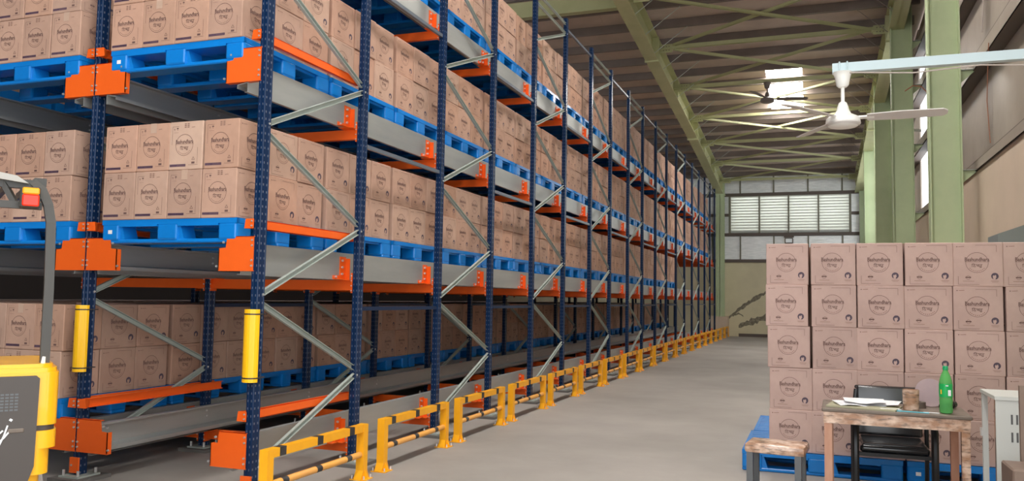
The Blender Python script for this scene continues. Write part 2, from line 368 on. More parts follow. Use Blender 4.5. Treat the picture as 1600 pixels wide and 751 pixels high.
# louvred window
win = part('window_1', MB().box(LX0-.09, LX1+.09, YB-.05, YB+.10, LZ0-.10, LZ0, 'louvre_frame').box(LX0-.09, LX1+.09, YB-.05, YB+.10, LZ1, LZ1+.03, 'louvre_frame')
           .box(LX0-.09, LX0, YB-.05, YB+.10, LZ0, LZ1, 'louvre_frame').box(LX1, LX1+.09, YB-.05, YB+.10, LZ0, LZ1, 'louvre_frame'), None, **S)
NP = 4; pwid = (LX1-LX0)/NP
for i in range(1, NP): part('mullion', MB().box(LX0+i*pwid-.03, LX0+i*pwid+.03, YB-.045, YB+.06, LZ0, LZ1, 'louvre_frame'), win)
NS = 13; hs = (LZ1-LZ0)/NS
sl = MB().prism([(-.055, hs*.50), (.055, -hs*.60), (.060, -hs*.56), (-.046, hs*.50), (-.046, hs*.10), (-.055, hs*.10)][::-1], -pwid/2, pwid/2, 0, 'louvre').mesh('louvre_slat')
for i in range(NP):
    for j in range(NS): link('louvre_slat', sl, win, (LX0+(i+.5)*pwid, YB+.02, LZ0+(j+.55)*hs))
# far green column at the end of the rack
def hcol(xc, yc, z0, z1, wx, wy, name, parent, m='green', along='x', smooth=False):
    mb = MB()
    if along == 'x':   # web lies along X, flanges at the X ends
        mb.box(xc-wx/2, xc-wx/2+.02, yc-wy/2, yc+wy/2, z0, z1, m).box(xc+wx/2-.02, xc+wx/2, yc-wy/2, yc+wy/2, z0, z1, m).box(xc-wx/2, xc+wx/2, yc-.02, yc+.0, z0, z1, m)
    else:
        mb.box(xc-wx/2, xc+wx/2, yc-wy/2, yc-wy/2+.02, z0, z1, m).box(xc-wx/2, xc+wx/2, yc+wy/2-.02, yc+wy/2, z0, z1, m).box(xc-.01, xc+.01, yc-wy/2, yc+wy/2, z0, z1, m)
    return mb
c = hcol(-3.84, 36.65, .86, 6.75, .34, .4, 'column', wb, 'green', 'y'); c.box(-4.04, -3.64, 36.42, 36.9, 6.15, 6.2, 'green')
part('column', c, wb)

# right wall
wr = part('wall_right', MB().box(XW, XW+.22, 3.5, YB+.3, 0, 3.50, 'cream').box(XW, XW+.22, YF, -7.5, 0, 3.5, 'cream'), None, **S)
part('pilaster', MB().box(XW-.06, XW, 15.4, 15.8, 0, 3.46, 'cream'), wr)
gaps = [(20.7, 22.15), (26.7, 27.8), (28.3, 30.2), (30.2, 32.6), (32.6, 35.0)]  # first two are slits in view; the rest are unseen, added for light
ys = [-9, -7.5, 3.5, 7, 11, 13.5, 16, 18.4, 20.7, 22.15, 24.4, 26.7, 27.8, 28.3, 30.2, 32.6, 35.0, 37.2]
for a, b in zip(ys[:-1], ys[1:]):
    if (a, b) in gaps:
        part('cladding_sheet', MB().prism([(a, 7.35), (b, 7.35), (b, zt(b)+.22), (a, zt(a)+.22)], XW+.19, XW+.21, 0, 'clad'), wr); continue
    if a == -7.5: continue  # unseen side doorway, added to let daylight onto rack and aisle
    part('cladding_sheet', MB().prism([(a+.004, 3.62), (b-.004, 3.62), (b-.004, zt(b)+.22), (a+.004, zt(a)+.22)], XW+.17, XW+.2, 0, 'clad'), wr)
for z, h in ((3.50, .14), (5.02, .2), (6.35, .2), (7.35, .2)):
    part('girt', MB().box(XW-.03, XW+.17, YF, YB, z, z+.012, 'girt').box(XW-.03, XW-.02, YF, YB, z, z+h, 'clad').box(XW-.03, XW+.17, YF, YB, z+h, z+h+.012, 'girt'), wr)
for k, yc in enumerate((-10+12.0, 7.55, 13.75, 19.9, 25.3, 30.6)):
    ztop = zt(yc)-.1
    part('wind_column', hcol(1.87, yc, 0, ztop, .44, .24, '', None), wr)
    for z in (3.52, 5.04, 6.37, 7.37):
        if z > ztop: continue
        part('girt_cleat', MB().prism([(2.09, z), (2.29, z), (2.29, z-.02), (2.09, z-.2)], yc-.005, yc+.005, 1, 'green').box(2.09, 2.55, yc-.05, yc+.05, z-.005, z+.005, 'brace'), wr)
part('wind_column', hcol(1.93, 36.6, 0, 6.6, .30, .3, '', None), wr)
for (x0, x1, y0, z0, y1, z1) in (): pass
# left wall, and an unseen front wall part added to darken the lanes
part('shade_wall_front', MB().box(XL, -7.6, YF-.2, YF, 0, zt(YF)+.3, 'dark_wall'), None, **S)
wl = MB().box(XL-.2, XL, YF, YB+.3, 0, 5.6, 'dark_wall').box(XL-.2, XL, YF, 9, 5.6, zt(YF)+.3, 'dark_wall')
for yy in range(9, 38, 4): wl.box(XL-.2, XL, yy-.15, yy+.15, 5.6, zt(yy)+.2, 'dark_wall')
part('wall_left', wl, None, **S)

# ================================================================== CARTON MESHES
CW, CL, CH = .322, .380, .376
def text_polys(txt, size):
    cu = bpy.data.curves.new('t', 'FONT'); cu.body = txt; cu.size = size; cu.align_x = 'CENTER'; cu.align_y = 'CENTER'; cu.resolution_u = 2; cu.fill_mode = 'FRONT'; cu.offset = .0022
    o = bpy.data.objects.new('t', cu); COL.objects.link(o); dg = bpy.context.evaluated_depsgraph_get()
    me = bpy.data.meshes.new_from_object(o.evaluated_get(dg)); P = [[(me.vertices[i].co.x, me.vertices[i].co.y) for i in p.vertices] for p in me.polygons]
    bpy.data.objects.remove(o); bpy.data.curves.remove(cu); bpy.data.meshes.remove(me); return P
class Face:   # 2D print on one face, origin at the face's centre-bottom
    def __init__(s): s.P = []
    def poly(s, pts, m): s.P.append((pts, m))
    def rect(s, x0, x1, y0, y1, m): s.poly([(x0, y0), (x1, y0), (x1, y1), (x0, y1)], m)
    def rib(s, pts, w, m):
        for (x0, y0), (x1, y1) in zip(pts[:-1], pts[1:]):
            L = math.hypot(x1-x0, y1-y0) or 1; nx, ny = -(y1-y0)/L*w/2, (x1-x0)/L*w/2
            s.poly([(x0-nx, y0-ny), (x1-nx, y1-ny), (x1+nx, y1+ny), (x0+nx, y0+ny)], m)
    def arc(s, cx, cy, r, a0, a1, w, m, n=12):
        s.rib([(cx+r*math.cos(math.radians(a0+(a1-a0)*i/n)), cy+r*math.sin(math.radians(a0+(a1-a0)*i/n))) for i in range(n+1)], w, m)
    def disc(s, cx, cy, r, m, n=12): s.poly([(cx+r*math.cos(2*PI*i/n), cy+r*math.sin(2*PI*i/n)) for i in range(n)], m)
    def polys(s, P, cx, cy, m, sx=1, sy=1):
        for p in P: s.poly([(cx+x*sx, cy+y*sy) for x, y in p], m)
TXT = text_polys('Bashundhara', .1)
TW = max(x for p in TXT for x, _ in p)-min(x for p in TXT for x, _ in p); TH = max(y for p in TXT for _, y in p)-min(y for p in TXT for _, y in p)
def bengali(f, cx, cy, w, h, m):   # the tissue word in Bengali letters, drawn as strokes
    def q(pts, t=.10): f.rib([(cx+(x-.5)*w, cy+(y-.5)*h) for x, y in pts], t*h, m)
    q([(0, .82), (1, .82)], .11)
    q([(.06, .82), (.06, .12)]); q([(.06, .82), (.08, 1.02), (.18, 1.06), (.28, .95), (.30, .82)])
    q([(.26, .82), (.26, .55), (.16, .40), (.20, .18), (.32, .12), (.38, .25), (.34, .42), (.26, .44)])
    q([(.48, .82), (.46, .6), (.54, .52), (.62, .6), (.60, .72)]); q([(.54, .52), (.52, .30), (.66, .44)]); q([(.68, .82), (.68, .14)])
    q([(.68, .44), (.80, .30), (.84, .5), (.80, .66)]); q([(.90, .82), (.90, .16), (.80, .12), (.76, .2)]); q([(.72, .06), (.82, -.02), (.92, .06)])
def logo(f, cx, cy, r, tw):
    f.arc(cx, cy, r, 24, 156, .0032, 'ink'); f.arc(cx, cy, r, 172, 368, .0028, 'ink')
    f.polys(TXT, cx, cy+r*.30, 'ink', tw/TW, r*.40/TH)
    f.rib([(cx-r*1.1, cy+r*.06), (cx+r*1.1, cy+r*.06)], .0018, 'ink_faint')
    bengali(f, cx, cy-r*.30, r*.98, r*.36, 'ink')
    for i in range(9):
        a = math.radians(222+i*12); f.rib([(cx+r*.84*math.cos(a-.05), cy+r*.84*math.sin(a-.05)), (cx+r*.84*math.cos(a+.05), cy+r*.84*math.sin(a+.05))], .006, 'ink_faint')
def long_face():
    f = Face(); W, H = CL, CH
    def p(u, v): return ((u-.5)*W, (1-v)*H)
    x, y = p(.08, .095); f.rect(x-.004, x+.006, y-.003, y+.003, 'ink'); f.rib([p(.115, .095), p(.23, .088)], .004, 'ink_faint')
    f.rib([p(.45, .065), p(.87, .065), p(.87, .22)], .0022, 'ink')
    cx, cy = p(.48, .46); logo(f, cx, cy, .086, .186)
    f.rib([p(.10, .77), p(.10, .955), p(.52, .955)], .0022, 'ink')
    x, y = p(.30, .80); f.arc(x, y, .016, 0, 360, .0022, 'ink', 10); f.rib([(x-.022, y+.002), (x+.022, y+.002)], .009, 'ink'); f.rib([p(.19, .88), p(.42, .88)], .003, 'ink_faint')
    x, y = p(.83, .765); r = .030
    f.disc(x, y, r*.95, 'ink_logo', 14)
    f.raised = [(x+a*r, y+b*r) for a, b in ((-.35, -.9), (-.5, -.45), (-.55, .05), (-.30, .30), (-.10, .05), (.05, .35), (.30, .30), (.30, -.05), (.42, -.30), (.20, -.45), (.15, -.9))]
    f.rib([p(.75, .875), p(.91, .875)], .003, 'ink_faint'); f.rib([p(.77, .90), p(.89, .90)], .002, 'ink_faint')
    return f
def short_face():
    f = Face(); W, H = CW, CH
    def p(u, v): return ((u-.5)*W, (1-v)*H)
    f.rib([p(.09, .48), p(.09, .10), p(.28, .10)], .0022, 'ink')
    x, y = p(.15, .165); f.rib([(x, y-.008), (x, y+.008)], .003, 'ink'); f.rib([(x-.005, y+.003), (x, y+.009), (x+.005, y+.003)], .0025, 'ink')
    x, y = p(.24, .15); f.poly([(x-.011, y), (x+.011, y), (x+.006, y+.009), (x-.006, y+.009)], 'ink'); f.rib([(x, y), (x, y-.010), (x+.004, y-.011)], .0025, 'ink')
    f.rib([p(.13, .225), p(.27, .225)], .002, 'ink_faint')
    for u in (.48, .565):
        x, y = p(u, .075)
        for j in range(3): f.rect(x-.010, x+.009, y-.022+.013*j, y-.014+.013*j, 'ink_faint')
    f.rib([p(.66, .13), p(.76, .125)], .004, 'ink_faint')
    cx, cy = p(.46, .49); logo(f, cx, cy, .083, .168)
    x0, y0 = p(.045, .935); x1, y1 = p(.52, .885); f.rect(x0, x1, y0, y1, 'ink_purple')
    f.rib([p(.06, .91), p(.20, .91)], .003, 'ink_faint'); f.rib([p(.26, .91), p(.5, .91)], .003, 'ink_faint')
    x, y = p(.74, .775); f.rib([(x-.013, y-.010), (x, y+.012), (x+.013, y-.010), (x-.013, y-.010)], .0028, 'ink')
    x, y = p(.74, .862); f.rect(x-.015, x+.015, y-.008, y+.007, 'ink')
    f.rib([p(.60, .905), p(.88, .905)], .0022, 'ink'); f.rib([p(.86, .885), p(.86, .55)], .0022, 'ink')
    return f
LF, SF = long_face(), short_face()
def put(mb, f, side):
    e = .0012
    for pts, m in f.P+([(f.raised, 'carton')] if hasattr(f, 'raised') else []):
        e = .0018 if m == 'carton' else .0012
        if side == 'front': q = [(x, -CL/2-e, z) for x, z in pts]
        elif side == 'back': q = [(-x, CL/2+e, z) for x, z in pts]
        elif side == 'right': q = [(CW/2+e, x, z) for x, z in pts]
        else: q = [(-CW/2-e, -x, z) for x, z in pts]
        mb.poly(q, m)
def carton_mesh(tape=False, bulge=0):
    mb = MB(); mb.rbox(-CW/2, CW/2, -CL/2, CL/2, 0, CH, 'carton', .005, 1)
    put(mb, SF, 'front'); put(mb, LF, 'right'); put(mb, LF, 'left')
    # flap seam and packing tape over the top
    mb.box(-.001, .001, -CL/2, CL/2, CH-.0003, CH+.0004, 'ink_faint')
    if tape: mb.box(-.03, .03, -CL/2-.0016, -CL/2-.0014, CH-.075, CH+.001, 'tape').box(-.03, .03, -CL/2, CL/2, CH, CH+.001, 'tape')
    return mb.mesh('carton')
CM = [carton_mesh(), carton_mesh(True)]
def far_prints(mb, T, right=True, front=False):
    for fl, nx in ((right, 0), (front, 1)):
        if not fl: continue
        W = CL if nx == 0 else CW
        def q(x, z): return tuple(T @ (Vector((CW/2+.002, x, z)) if nx == 0 else Vector((x, -CL/2-.002, z))))
        r = .084; n = 10; cx, cz = -.005, .54*CH
        for i in range(n):
            a, b = 2*PI*i/n, 2*PI*(i+1)/n
            mb.poly([q(cx+r*math.cos(t)*k, cz+r*math.sin(t)*k) for t, k in ((a, .97), (b, .97), (b, 1.01), (a, 1.01))], 'ink_faint')
        mb.poly([q(cx+x, cz+z) for x, z in ((-.09, .012), (.09, .012), (.09, .034), (-.09, .034))], 'ink_faint')
        mb.poly([q(cx+x, cz+z) for x, z in ((-.04, -.04), (.04, -.04), (.04, -.012), (-.04, -.012))], 'ink_faint')
        mb.poly([q(.125+.022*math.cos(t), .09+.022*math.sin(t)) for t in [2*PI*i/6 for i in range(6)]], 'ink_faint')

# ================================================================== PALLET MESH
PX, PYD, PH = 1.31, 1.17, .185
def pallet_mesh():
    mb = MB(); m = 'blue_plastic'; hx, hy = PX/2, PYD/2
    # deck of strips with slots, edge lips
    n = 9; wst = PYD/n
    for i in range(n): mb.box(-hx+.01, hx-.01, -hy+i*wst+.008, -hy+(i+1)*wst-.008, PH-.022, PH-.002, m)
    mb.box(-hx, hx, -hy, -hy+.03, PH-.04, PH, m).box(-hx, hx, hy-.03, hy, PH-.04, PH, m).box(-hx, -hx+.03, -hy, hy, PH-.04, PH, m).box(hx-.03, hx, -hy, hy, PH-.04, PH, m)
    bx = [(-hx, -hx+.17), (-.10, .10), (hx-.17, hx)]; by = [(-hy, -hy+.18), (-.09, .09), (hy-.18, hy)]
    for x0, x1 in bx:
        for y0, y1 in by: mb.rbox(x0, x1, y0, y1, .02, PH-.03, m, .018, 2)
        mb.box(x0+.03, x1-.03, -hy+.02, hy-.02, PH-.06, PH-.02, m)
    for y0, y1 in by: mb.rbox(-hx, hx, y0+.01, y1-.01, 0, .032, m, .008, 1)
    for y0, y1 in (by[0], by[2]):
        for (a, b) in ((bx[0][1], bx[1][0]), (bx[1][1], bx[2][0])):
            # sloping lead-ins of the fork pockets
            mb.box(a, b, y0, y1, PH-.055, PH-.02, m)
            yy0, yy1 = y0, y1
            mb.prism([(a-.005, .03), (a+.05, .03), (a+.015, PH-.05), (a-.005, PH-.05)], yy0+.02, yy1-.02, 1, m)
    for i in range(5): x = -hx+.2+i*(PX-.4)/4; mb.box(x-.01, x+.01, -hy+.03, hy-.03, PH-.05, PH-.02, m)
    # small white label near one corner
    mb.box(-hx+.065, -hx+.105, -hy-.001, -hy, .075, .105, 'lead')
    return mb.mesh('plastic_pallet', False)
PM = pallet_mesh()

# ================================================================== RACK
X0, X1, X2 = -3.875, -5.52, -7.165
PO = [5.06, 8.15, 11.32, 14.60, 17.88, 21.24, 24.63, 28.05, 31.45, 34.77]
PE = [6.48, 9.69, 12.92, 16.17, 19.50, 22.92, 26.33, 29.76, 33.12]
POSTS = sorted(PO+PE); HT = 6.16
LV = [.445, 1.88, 3.26, 4.72]; RH = .24
rack = thing('pallet_rack', 'tall navy and orange steel shuttle rack loaded with blue pallets of brown cartons', 'rack', (X0, 5.06, 0))
OFF = Vector((X0, 5.06, 0))
def rpart(name, mesh, x, y, z=0, parent=None, rz=0):
    o = link(name, mesh, parent or rack, Vector((x, y, z))-(OFF if parent is None else Vector((0, 0, 0))), rz); return o
def post_mesh(h):
    # omega section, 0.064 wide (X) and 0.088 deep (Y), with folded ridges
    a, b = .032, .044
    pr = [(-a, -b), (-.012, -b), (-.008, -b+.007), (.008, -b+.007), (.012, -b), (a, -b), (a, -.030), (a-.003, -.027), (a-.003, .027), (a, .030), (a, b), (-a, b), (-a, .030), (-a+.003, .027), (-a+.003, -.027), (-a, -.030)]
    q = []   # small chamfers on the four outer corners
    for i, (x, y) in enumerate(pr):
        if abs(abs(x)-a) < 1e-6 and abs(abs(y)-b) < 1e-6:
            c = .005; p0, p1 = pr[i-1], pr[(i+1) % len(pr)]
            for o in (p0, p1):
                L = math.hypot(o[0]-x, o[1]-y); q.append((x+(o[0]-x)*c/L, y+(o[1]-y)*c/L))
        else: q.append((x, y))
    return MB().prism(q, 0, h, 2, 'perf').mesh('upright_post')
pm_full = post_mesh(HT)
base = MB().box(-.16, .16, -.16, .16, 0, .028, 'pad').box(-.10, .10, -.11, .11, .028, .042, 'brace')
for sx in (-1, 1):
    for sy in (-1, 1): base.tube([(sx*.075, sy*.085, .04), (sx*.075, sy*.085, .085)], .011, 'zinc', 6)
bm_base = base.mesh('base_plate')
for xx, ylist in ((X0, POSTS), (X1, POSTS), (X2, POSTS[::2])):
    for yy in ylist:
        p = rpart('upright_post', pm_full, xx, yy, .03)
        link('base_plate', bm_base, p, (0, 0, -.03))
        if yy < 5.1: link('foot_guard', MB().box(-.045, .045, -.062, -.047, .03, .15, 'orange').tube([(-.02, -.063, .09), (-.02, -.07, .09)], .008, 'zinc', 6).mesh('foot_guard'), p)
# bracing of the upright frames (zigzag channels)
def brace(x, ya, za, yb, zb, w=.042):
    p, q = Vector((x, ya, za))-OFF, Vector((x, yb, zb))-OFF
    mb = MB().chan(p, q, w, .028, 'brace', (1, 0, 0)); t = (q-p).normalized()
    for e in (p+t*.025, q-t*.025): mb.tube([e+Vector((.012, 0, 0)), e+Vector((.03, 0, 0))], .009, 'zinc', 6)
    part('diagonal_brace', mb, rack)
for xx in (X0, X1):
    for i, ye in enumerate(PE):
        yo = PO[i]; zs_o = [.18+1.285*k for k in range(5)]; zs_e = [.82+1.28*k for k in range(5)]
        dx = .006
        for k in range(5):
            if xx == X1 and k > 1: break
            if k == 0: brace(xx+dx, yo+.02, .22, ye-.0, .80)
            else: brace(xx+dx, yo, zs_o[k]+.02, ye, zs_e[k]-.015)
            if k < 4: brace(xx-dx, ye, zs_e[k]+.02, yo, zs_o[k+1]-.02)
        if xx == X0:
            for z in (6.09, 5.93): part('frame_top_bar', MB().chan(Vector((xx, yo, z))-OFF, Vector((xx, ye, z))-OFF, .035, .028, 'brace', (1, 0, 0)), rack)
for i, ye in enumerate(PE):
    for xx, zz in ((X0, (1.38, 2.87, 4.40, 6.02)), (X1, (1.38,))):
        for z in zz:
            part('frame_tie', MB().bar(Vector((xx, ye, z))-OFF, Vector((xx, PO[i+1], z))-OFF, .03, .036, 'navy' if z < 2 else 'tie'), rack)
# crossbeams with end connectors
def crossbeam(xa, xb, yy, z):
    mb = MB().box(xa+.035, xb-.035, yy-.025, yy+.025, z-RH-.095, z-RH-.005, 'orange')
    for x in (xa+.033, xb-.047):
        mb.box(x, x+.014, yy-.045, yy+.035, z-RH-.12, z-RH+.06, 'orange')
        for j in range(4): mb.tube([(x+.007, yy-.045, z-RH-.10+.045*j), (x+.007, yy-.052, z-RH-.10+.045*j)], .006, 'zinc', 6)
    me = mb.mesh('crossbeam'); o = link('crossbeam', me, rack); o.location = -OFF
for li, z in enumerate(LV):
    for yy in POSTS[1:]:
        crossbeam(X1, X0, yy, z)
        if li == 1 and yy < 24 or (li == 0 and yy < 9) or (li > 1 and yy < 9): crossbeam(X2, X1, yy, z)
# rails (cold-rolled track) and their brackets
def rail(x, sgn, z, y0, y1):   # sgn = +1: lane interior on the +X side
    t = .004; pr = [(0, 0), (.055, 0), (.055, -.012), (t, -.012), (t, -RH+.075), (.10, -RH+.06), (.10, -RH+.03), (.096, -RH+.03), (.096, -RH+.055), (t, -RH+.07), (t, -RH), (.03, -RH), (.03, -RH-.003), (0, -RH-.003)]
    pts = [(x+sgn*a-OFF.x, z+b) for a, b in pr]
    if sgn > 0: pts = pts[::-1]
    mb = MB().prism(pts, y0-5.04, y1-5.06, 1, 'galv')
    for yy in [POSTS[0]+.13]+[p-.13 for p in POSTS[1:8]]:
        for dz in (-.05, -.10): mb.tube([(x+sgn*.004-OFF.x, yy-5.06, z+dz), (x+sgn*.014-OFF.x, yy-5.06, z+dz)], .010, 'zinc', 6)
    part('shuttle_rail', mb, rack)
RXR, RXL, RXB, RXBL = -4.005, -5.40, -5.645, -7.04
for z in LV:
    rail(RXR, -1, z, 5.0, 34.9); rail(RXL, 1, z, 5.0, 34.9)
    rail(RXB, -1, z, 5.0, 34.9 if z < 2 else 14); rail(RXBL, 1, z, 5.0, 34.9 if z < 2 else 14)
def bracket_mesh(s):
    mb = MB().box(0, s*.006, -.05, .05, -RH, -.035, 'orange').box(0, s*.05, .044, .05, -RH, -.05, 'orange').box(s*-.05, s*.09, -.06, .05, -RH-.006, -RH, 'orange')
    mb.box(s*.006, s*.05, -.16, -.05, -RH, -RH+.006, 'orange').box(0, s*.006, -.16, -.05, -RH, -RH+.035, 'orange')
    for dy, dz in ((-.02, -.07), (-.02, -.13), (-.02, -.19), (-.12, -RH+.02)):
        mb.tube([(s*.006, dy, dz), (s*.02, dy, dz)], .011, 'zinc', 6)
    return mb.mesh('rail_bracket')
bR, bL = bracket_mesh(1), bracket_mesh(-1)
for li, z in enumerate(LV):
    for yy in POSTS[1:]:
        rpart('rail_bracket', bR, RXR, yy-.06, z)
        if li == 0 or yy < 7: rpart('rail_bracket', bL, RXL, yy-.06, z)
        if li == 0: rpart('rail_bracket', bR, RXB, yy-.06, z)
# stepped orange end plates on the front posts
def plate_mesh(s):
    a = .010; mb = MB()
    pr = [(s*a, 0), (s*.325, 0), (s*.325, .165), (s*.262, .17), (s*.25, .255), (s*a, .255)]
    if s < 0: pr = pr[::-1]
    mb.prism(pr, -.055, -.049, 1, 'orange')
    mb.box(min(s*.319, s*.325), max(s*.319, s*.325), -.055, -.01, 0, .165, 'orange').box(min(s*a, s*.325), max(s*a, s*.325), -.055, -.01, -.005, 0, 'orange').box(min(s*a, s*.25), max(s*a, s*.25), -.055, -.02, .25, .255, 'orange')
    for z in (.035, .075, .185, .225): mb.tube([(s*.022, -.055, z), (s*.022, -.064, z)], .008, 'zinc', 6)
    for x, z in ((.282, .21), (.338, .03)): mb.tube([(s*x, -.05, z), (s*x, -.062, z)], .009, 'zinc', 6)
    return mb.mesh('end_plate')
pR, pL = plate_mesh(1), plate_mesh(-1)
for zz in (.23, 1.67, 3.10):
    rpart('end_plate', pL, X0, 5.06, zz); rpart('end_plate', pR, X1, 5.06, zz); rpart('end_plate', pL, X1, 5.06, zz); rpart('end_plate', pR, X2, 5.06, zz)
# pallet entry guides: flared tab and long channel
def guide_mesh(s, L):
    h = .036; mb = MB()
    P = [(s*.036, -.05), (s*.036, L), (s*.046, L), (s*.046, -.05)]
    if s > 0: P = P[::-1]
    mb.prism(P, -h, h, 2, 'orange')
    mb.box(min(s*.036, s*.066), max(s*.036, s*.066), 0, L, h-.006, h, 'orange').box(min(s*.036, s*.066), max(s*.036, s*.066), 0, L, -h, -h+.006, 'orange')
    Q = [(s*.012, -.068), (s*.10, -.068), (s*.066, -.02), (s*.036, -.02)]
    Q = [(s*.01, -.066, -h), (s*.095, -.062, -h), (s*.085, -.062, h), (s*.01, -.066, h)]
    mb.poly(Q if s > 0 else Q[::-1], 'orange'); mb.poly([(x, y+.005, z) for x, y, z in (Q[::-1] if s > 0 else Q)], 'orange')
    for i in range(4):
        j = (i+1) % 4; A, B = Q[i], Q[j]; mb.poly([A, (A[0], A[1]+.005, A[2]), (B[0], B[1]+.005, B[2]), B], 'orange')
    # sloping side from the tab back to the channel
    mb.poly([(s*.095, -.06, -h), (s*.046, .02, -h), (s*.046, .02, h), (s*.085, -.06, h)], 'orange')
    for z in (-.017, .017): mb.tube([(s*.024, -.066, z), (s*.024, -.074, z)], .007, 'zinc', 6)
    return mb.mesh('entry_guide')
gA, gB, gC = guide_mesh(-1, 1.38), guide_mesh(1, 1.58), guide_mesh(-1, 1.58)
for z in (.605, 2.018, 3.45):
    rpart('entry_guide', gA, X0, 5.06, z); rpart('entry_guide', gB, X1, 5.06, z); rpart('entry_guide', gC, X1, 5.06, z)
# yellow post protectors
for xx in (X0, X1):
    mb = MB(); n = 10; r = .062
    pts = [(r*math.cos(PI+PI*i/n), -.045+r*.95*math.sin(PI+PI*i/n)) for i in range(n+1)]+[(.05, -.045), (-.05, -.045)]
    mb.prism(pts, .855, 1.385, 2, 'guard_yellow')
    for z in (.885, 1.35):
        k = 1.02; mb.prism([(x*k, -.045+(y+.045)*k) for x, y in pts], z-.005, z+.005, 2, 'black').box(-.05, .05, -.05, .055, z-.004, z+.004, 'black')
    o = part('post_protector', mb, rack, smooth=False); o.location = Vector((xx, 5.06, 0))-OFF

# ================================================================== PALLETS AND CARTONS IN THE RACK
PITCH, PY0 = 1.212, 5.0
LVN = ['floor level', 'lower shelf level', 'middle shelf level', 'top shelf level']
LANE = {'A': (X0+X1)/2, 'B': (X1+X2)/2}
cartons = []      # (pos, rz, label, group, tint)
far = MB()
def put_pallet(lane, li, k, show=True):
    lab = 'blue plastic pallet under cartons, %s from the front, %s, %s' % (ORD[k], LVN[li], 'aisle-side lane' if lane == 'A' else 'inner lane')
    thing('plastic_pallet', lab, 'pallet', (LANE[lane], PY0+PITCH*k+PYD/2, LV[li]), 0, 'blue pallets on the rack', PM)
rj = random.Random(11)
def stack(lane, li, k, front, side, left=False):
    xc = LANE[lane]-.005; y0 = PY0+PITCH*k-.008; zb = LV[li]+PH
    lanew = 'aisle-side lane' if lane == 'A' else 'inner lane'
    for lay in range(2):
        for r in range(3):
            for c_ in range(4):
                vis = (front and r == 0) or (side and c_ == 3)
                if not vis: continue
                x = xc+(c_-1.5)*(CW+.0045)+rj.uniform(-.002, .002); y = y0+CL/2+r*(CL+.007)+rj.uniform(-.003, .003)
                if c_ == 3: x += rj.uniform(-.012, .006)
                lw = 'upper' if lay else 'lower'
                if r == 0 and front and k == 0: lab = 'brown carton, %s layer, %s from left, front of %s, %s' % (lw, ORD[c_], LVN[li], lanew)
                else: lab = 'brown carton, %s layer, %s row of %s pallet back, %s, %s' % (lw, ('front', 'middle', 'back')[r], ORD[k], LVN[li], 'aisle side' if lane == 'A' else 'inner lane')
                tint = rj.choice([(1, 1, 1), (1, 1, 1), (1.04, .99, .96), (.93, .96, .98), (1.05, 1.1, 1.12), (1.0, .96, .92)])
                if (lane, li, k, lay, r, c_) == ('A', 1, 0, 1, 0, 2): tint = (1.12, 1.22, 1.25)
                cartons.append(((x, y, zb+lay*(CH+.002)), rj.uniform(-.006, .006), lab, 'cartons on the %s' % LVN[li], tint, lane, vis))
NA = [0, 17, 24, 24]
for li in (1, 2, 3):
    for k in range(NA[li]):
        if li == 3 and k < 1: continue
        put_pallet('A', li, k); stack('A', li, k, k == 0, True)
for k in range(24):
    put_pallet('B', 0, k); stack('B', 0, k, k == 0, True)
for li in (1, 2):
    put_pallet('B', li, 0); stack('B', li, 0, True, True)
# rest of the inner lanes, out of sight: cartons added to keep the gaps dark
hid = MB()
def hbox(x0, x1, y0, y1, z0, z1, m):   # a hidden stack, still carton by carton
    nx, ny, nz = max(1, round((x1-x0)/.327)), max(1, round((y1-y0)/.387)), max(1, round((z1-z0)/.378))
    for i in range(nx):
        for j in range(ny):
            for k in range(nz):
                hid.box(x0+(x1-x0)*i/nx+.003, x0+(x1-x0)*(i+1)/nx-.003, y0+(y1-y0)*j/ny+.003, y0+(y1-y0)*(j+1)/ny-.003, z0+(z1-z0)*k/nz, z0+(z1-z0)*(k+1)/nz-.003, m)
for li in (1, 2, 3):
    for k in range(1, 24): hbox(X2+.2, X1-.2, PY0+PITCH*k, PY0+PITCH*k+1.16, LV[li]+PH, LV[li]+PH+.76, 'carton')
for li in range(4):
    for k in range(0, 24):
        hbox(X2-1.5, X2-.2, PY0+PITCH*k, PY0+PITCH*k+1.16, LV[li]+PH, LV[li]+PH+.76, 'carton')
for li in (1, 2, 3):
    for k in range(1, 24):
        if li == 1 and k > 16: continue
        hbox(X1+.2, X0-.55, PY0+PITCH*k+.02, PY0+PITCH*k+1.14, LV[li]+PH, LV[li]+PH+.755, 'carton')
for k in range(1, 24): hbox(X2+.2, X1-.55, PY0+PITCH*k+.02, PY0+PITCH*k+1.14, LV[0]+PH, LV[0]+PH+.755, 'carton')
hbox(X1+.2, X0-.2, PY0+.42, PY0+1.14, LV[1]+PH, LV[1]+PH+.75, 'carton'); hbox(X1+.2, X0-.2, PY0+.42, PY0+1.14, LV[2]+PH, LV[2]+PH+.75, 'carton')
hp = MB()  # unseen pallets, added with those cartons to darken the lanes
for li in range(4):
    for k in range(0, 24):
        if li in (1, 2, 3) and k > 0: hp.box(X2+.2, X1-.2, PY0+PITCH*k, PY0+PITCH*k+1.16, LV[li]+.0, LV[li]+PH, 'blue_plastic')
        hp.box(X2-1.5, X2-.2, PY0+PITCH*k, PY0+PITCH*k+1.16, LV[li]+.0, LV[li]+PH, 'blue_plastic')

